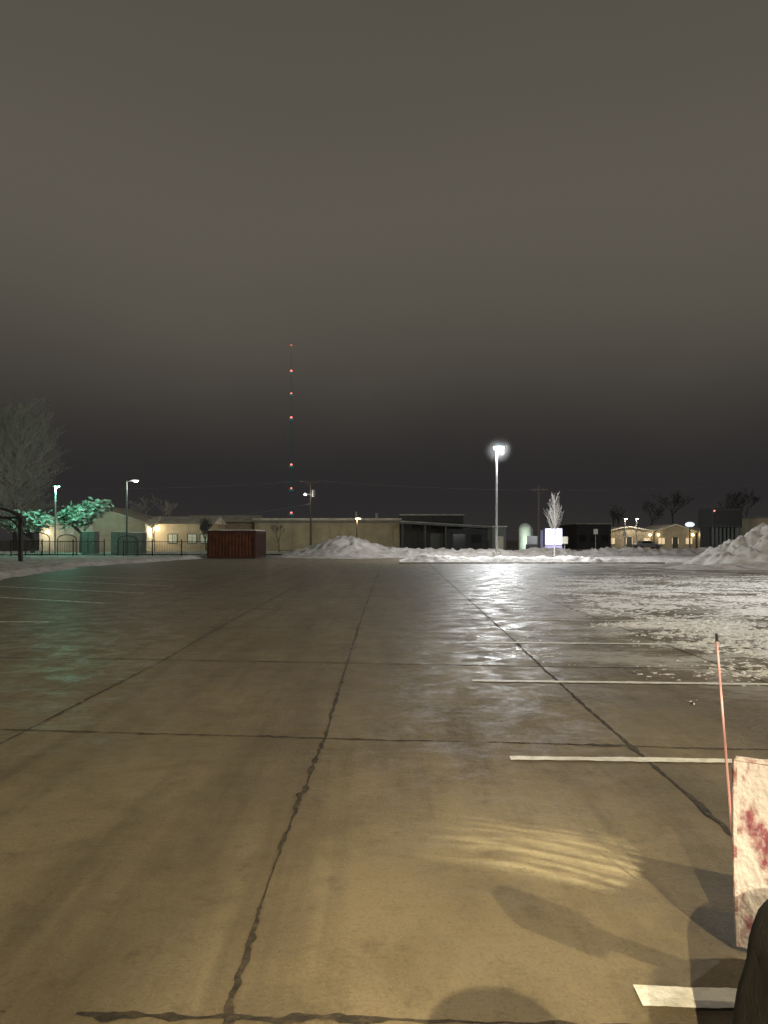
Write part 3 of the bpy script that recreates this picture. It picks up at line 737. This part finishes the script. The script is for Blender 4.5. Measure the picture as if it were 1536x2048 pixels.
for th in(0,.03):
    G=[[b.bm.verts.new(bladepts(i/NU,j/NT,th)) for i in range(NU+1)] for j in range(NT+1)]
    for j in range(NT):
        for i in range(NU): b.bm.faces.new((G[j][i],G[j][i+1],G[j+1][i+1],G[j+1][i]))
    if th==0:G0=G
for j in range(NT): b.bm.faces.new((G0[j][0],G[j][0],G[j+1][0],G0[j+1][0])); b.bm.faces.new((G0[j][NU],G0[j+1][NU],G[j+1][NU],G[j][NU]))
pl=b.obj('plow_blade','blade',e,smooth=False)
b=B()
for u in(0.0,1.0):
    for j in range(NT): b.cyl(bladepts(u,j/NT,.01),bladepts(u,(j+1)/NT,.01),.012,.012,6)
b.cyl(bladepts(0,1,.01),bladepts(1,1,.01),.014,.014,6)
b.obj('rim','blader',pl)
for u in(.36,.6,.85):
    b=B()
    for j in range(8): b.cyl(bladepts(u,.08+j*.105,-.03),bladepts(u,.08+(j+1)*.105,-.03),.016,.016,5)
    b.obj('rib','blade',pl)
b=B(); b.cyl((1.9+ox,1.6,.3),(1.9+ox,2.4,.25),.04); b.cyl((2.3+ox,1.6,.3),(2.0+ox,2.35,.25),.04); b.cyl((1.9+ox,1.7,.3),(2.25+ox,1.7,.3),.04); b.obj('push_frame','black',e)
b=B(); b.cyl((1.345+ox,2.79,.40),(1.28+ox,2.79,1.21),.0055,.0045,8); rod=b.obj('marker_rod','rod',e)
b=B(); b.cyl((1.28+ox,2.79,1.21),(1.2785+ox,2.79,1.24),.005,.005,8); b.obj('tip','black',rod)

# ------------------------------------------------------------ photographer (behind the camera; the shadow reaches into the view)
def person(loc):
    J={'pel':((0,0,.95),.17),'sp':((0,0,1.15),.17),'ch':((0,0,1.38),.20),'nk':((0,0,1.50),.12),'hd':((0,.01,1.62),.18),'tp':((0,.01,1.72),.16),
       'lh':((-.1,0,.9),.11),'lk':((-.11,.02,.5),.075),'la':((-.12,0,.1),.055),'lt':((-.12,.15,.05),.045),
       'rh':((.1,0,.9),.11),'rk':((.11,.02,.5),.075),'ra':((.12,0,.1),.055),'rt':((.12,.15,.05),.045),
       'ls':((-.2,0,1.42),.08),'le':((-.27,.05,1.15),.06),'lw':((-.1,.2,1.36),.04),'lf':((-.06,.25,1.44),.035),
       'rs':((.2,0,1.42),.08),'re':((.27,.05,1.15),.06),'rw':((.1,.2,1.36),.04),'rf':((.06,.25,1.44),.035)}
    E=[('pel','sp'),('sp','ch'),('ch','nk'),('nk','hd'),('hd','tp'),('pel','lh'),('lh','lk'),('lk','la'),('la','lt'),('pel','rh'),('rh','rk'),('rk','ra'),('ra','rt'),
       ('ch','ls'),('ls','le'),('le','lw'),('lw','lf'),('ch','rs'),('rs','re'),('re','rw'),('rw','rf')]
    ks=list(J); me=bpy.data.meshes.new('person'); me.from_pydata([J[k][0] for k in ks],[(ks.index(a),ks.index(c)) for a,c in E],[])
    o=bpy.data.objects.new('person',me); COL.objects.link(o); o.location=loc
    o.modifiers.new('s','SKIN')
    for i,k in enumerate(ks): me.skin_vertices[0].data[i].radius=(J[k][1],)*2
    me.skin_vertices[0].data[0].use_root=True
    o.modifiers.new('ss','SUBSURF').levels=2
    me.materials.append(M['coat'])
    tag(o,'person in a dark hooded winter coat holding up a phone','person')
person((0,-.45,0))

# ------------------------------------------------------------ flood lights behind the camera, plus added fills
slight('flood_or_fill_light',(-.75,-6.3,5.15),(.35,2.4,0),8500,(1,.80,.46),16,1.,.03)  # narrow spot added to throw the person's shadow into view
plight('flood_or_fill_light',(3.15,-9.3,11.25),9300,(1,.80,.45),.04)
plight('flood_or_fill_light',(4.4,-1.6,6.75),600,(1,.82,.48),.03)
plight('flood_or_fill_light',(-9,-26,15),5500,(1,.80,.50),.3,spec=.3)  # high flood added to even out the falloff on far ground
slight('flood_or_fill_light',(3.6,-5,5.5),(2.3,5.9,0),2200,(1,.84,.45),6.5,1.,.1)  # small spot added to make the golden glow on the pavement
slight('headlight_beam',(1.75,1.72,.62),(1.45,2.75,.4),560,(1,.87,.96),80,.6,.04)
# added overhead spot; a noise mask draws the streaked light patch on the concrete
pl_=slight('patch_spot',(2.4,-3,9),(.80,3.72,0),12500,(1,.90,.56),9,.15,.015)
l=pl_.data; l.use_nodes=True; nt=l.node_tree; em=nt.nodes['Emission']
def N(t,**k):
    n=nt.nodes.new(t)
    for a,v in k.items(): setattr(n,a,v)
    return n
def mth(op,a,c=0.):
    n=N('ShaderNodeMath',operation=op)
    for i,v in enumerate((a,c)):
        if isinstance(v,(int,float)): n.inputs[i].default_value=v
        else: nt.links.new(v,n.inputs[i])
    return n.outputs[0]
def rmp(x,a,bb,c=0.,d_=1.):
    r=N('ShaderNodeMapRange'); r.interpolation_type='SMOOTHSTEP'; r.inputs[1].default_value=a; r.inputs[2].default_value=bb; r.inputs[3].default_value=c; r.inputs[4].default_value=d_
    nt.links.new(x,r.inputs[0]); return r.outputs[0]
tc=N('ShaderNodeTexCoord'); sx=N('ShaderNodeSeparateXYZ'); nt.links.new(tc.outputs['Normal'],sx.inputs[0])
az=mth('ABSOLUTE',sx.outputs[2])
a_=mth('DIVIDE',mth('DIVIDE',sx.outputs[0],az),.088); b_=mth('DIVIDE',mth('DIVIDE',sx.outputs[1],az),.070)
s_=mth('SUBTRACT',mth('MULTIPLY',a_,.80),mth('MULTIPLY',b_,.60)); t_=mth('ADD',mth('MULTIPLY',a_,.60),mth('MULTIPLY',b_,.80))
cv=N('ShaderNodeCombineXYZ'); nt.links.new(mth('MULTIPLY',s_,1.1),cv.inputs[0]); nt.links.new(mth('MULTIPLY',mth('ADD',t_,mth('MULTIPLY',mth('MULTIPLY',s_,s_),.25)),9.),cv.inputs[1])
nz=N('ShaderNodeTexNoise'); nz.inputs['Scale'].default_value=1.7; nz.inputs['Detail'].default_value=6; nt.links.new(cv.outputs[0],nz.inputs['Vector'])
edge=mth('SUBTRACT',s_,mth('MULTIPLY',mth('MULTIPLY',t_,t_),-.9))
msk=mth('MULTIPLY',mth('MULTIPLY',rmp(edge,.52,.46),rmp(s_,-.75,-.05)),mth('MULTIPLY',rmp(t_,-.36,-.22),rmp(t_,.46,.10)))
nt.links.new(mth('MULTIPLY',msk,rmp(nz.outputs['Fac'],.38,.60,.12,1.)),em.inputs['Strength'])

# ------------------------------------------------------------ world
w=bpy.data.worlds.new('World'); scene.world=w; w.use_nodes=True
nt=w.node_tree; bg=nt.nodes['Background']
tc=nt.nodes.new('ShaderNodeTexCoord'); sx=nt.nodes.new('ShaderNodeSeparateXYZ'); nt.links.new(tc.outputs['Generated'],sx.inputs[0])
mp=nt.nodes.new('ShaderNodeMapping'); mp.inputs['Scale'].default_value=(1,1,1.6); nt.links.new(tc.outputs['Generated'],mp.inputs[0])
nz=nt.nodes.new('ShaderNodeTexNoise'); nz.inputs['Scale'].default_value=1.9; nz.inputs['Detail'].default_value=5; nt.links.new(mp.outputs[0],nz.inputs['Vector'])
ma=nt.nodes.new('ShaderNodeMath'); ma.operation='MULTIPLY_ADD'; ma.inputs[1].default_value=.13; nt.links.new(nz.outputs['Fac'],ma.inputs[0])
mb=nt.nodes.new('ShaderNodeMath'); mb.operation='ADD'; mb.inputs[1].default_value=-.065; nt.links.new(sx.outputs[2],mb.inputs[0]); nt.links.new(mb.outputs[0],ma.inputs[2])
r=nt.nodes.new('ShaderNodeValToRGB'); cr=r.color_ramp; cr.interpolation='B_SPLINE'
st=[(0,(.031,.028,.027)),(.05,(.0225,.0205,.021)),(.11,(.028,.0255,.025)),(.18,(.045,.040,.036)),(.26,(.078,.069,.056)),(.38,(.114,.101,.080)),(.50,(.104,.092,.073)),(.65,(.082,.073,.058)),(1,(.07,.062,.048))]
while len(cr.elements)<len(st): cr.elements.new(.5)
for el,(p,c) in zip(cr.elements,st): el.position=p; el.color=(*c,1)
nt.links.new(ma.outputs[0],r.inputs[0]); nt.links.new(r.outputs[0],bg.inputs[0]); bg.inputs[1].default_value=1
# ------------------------------------------------------------ camera
c=bpy.data.cameras.new('camera'); co=bpy.data.objects.new('camera',c); COL.objects.link(co)
co.location=(0,0,1.6); co.rotation_euler=(math.pi/2,0,0)
c.sensor_width=36; c.lens=25.5; c.shift_y=.0273; c.clip_start=.05; c.clip_end=4000
scene.camera=co
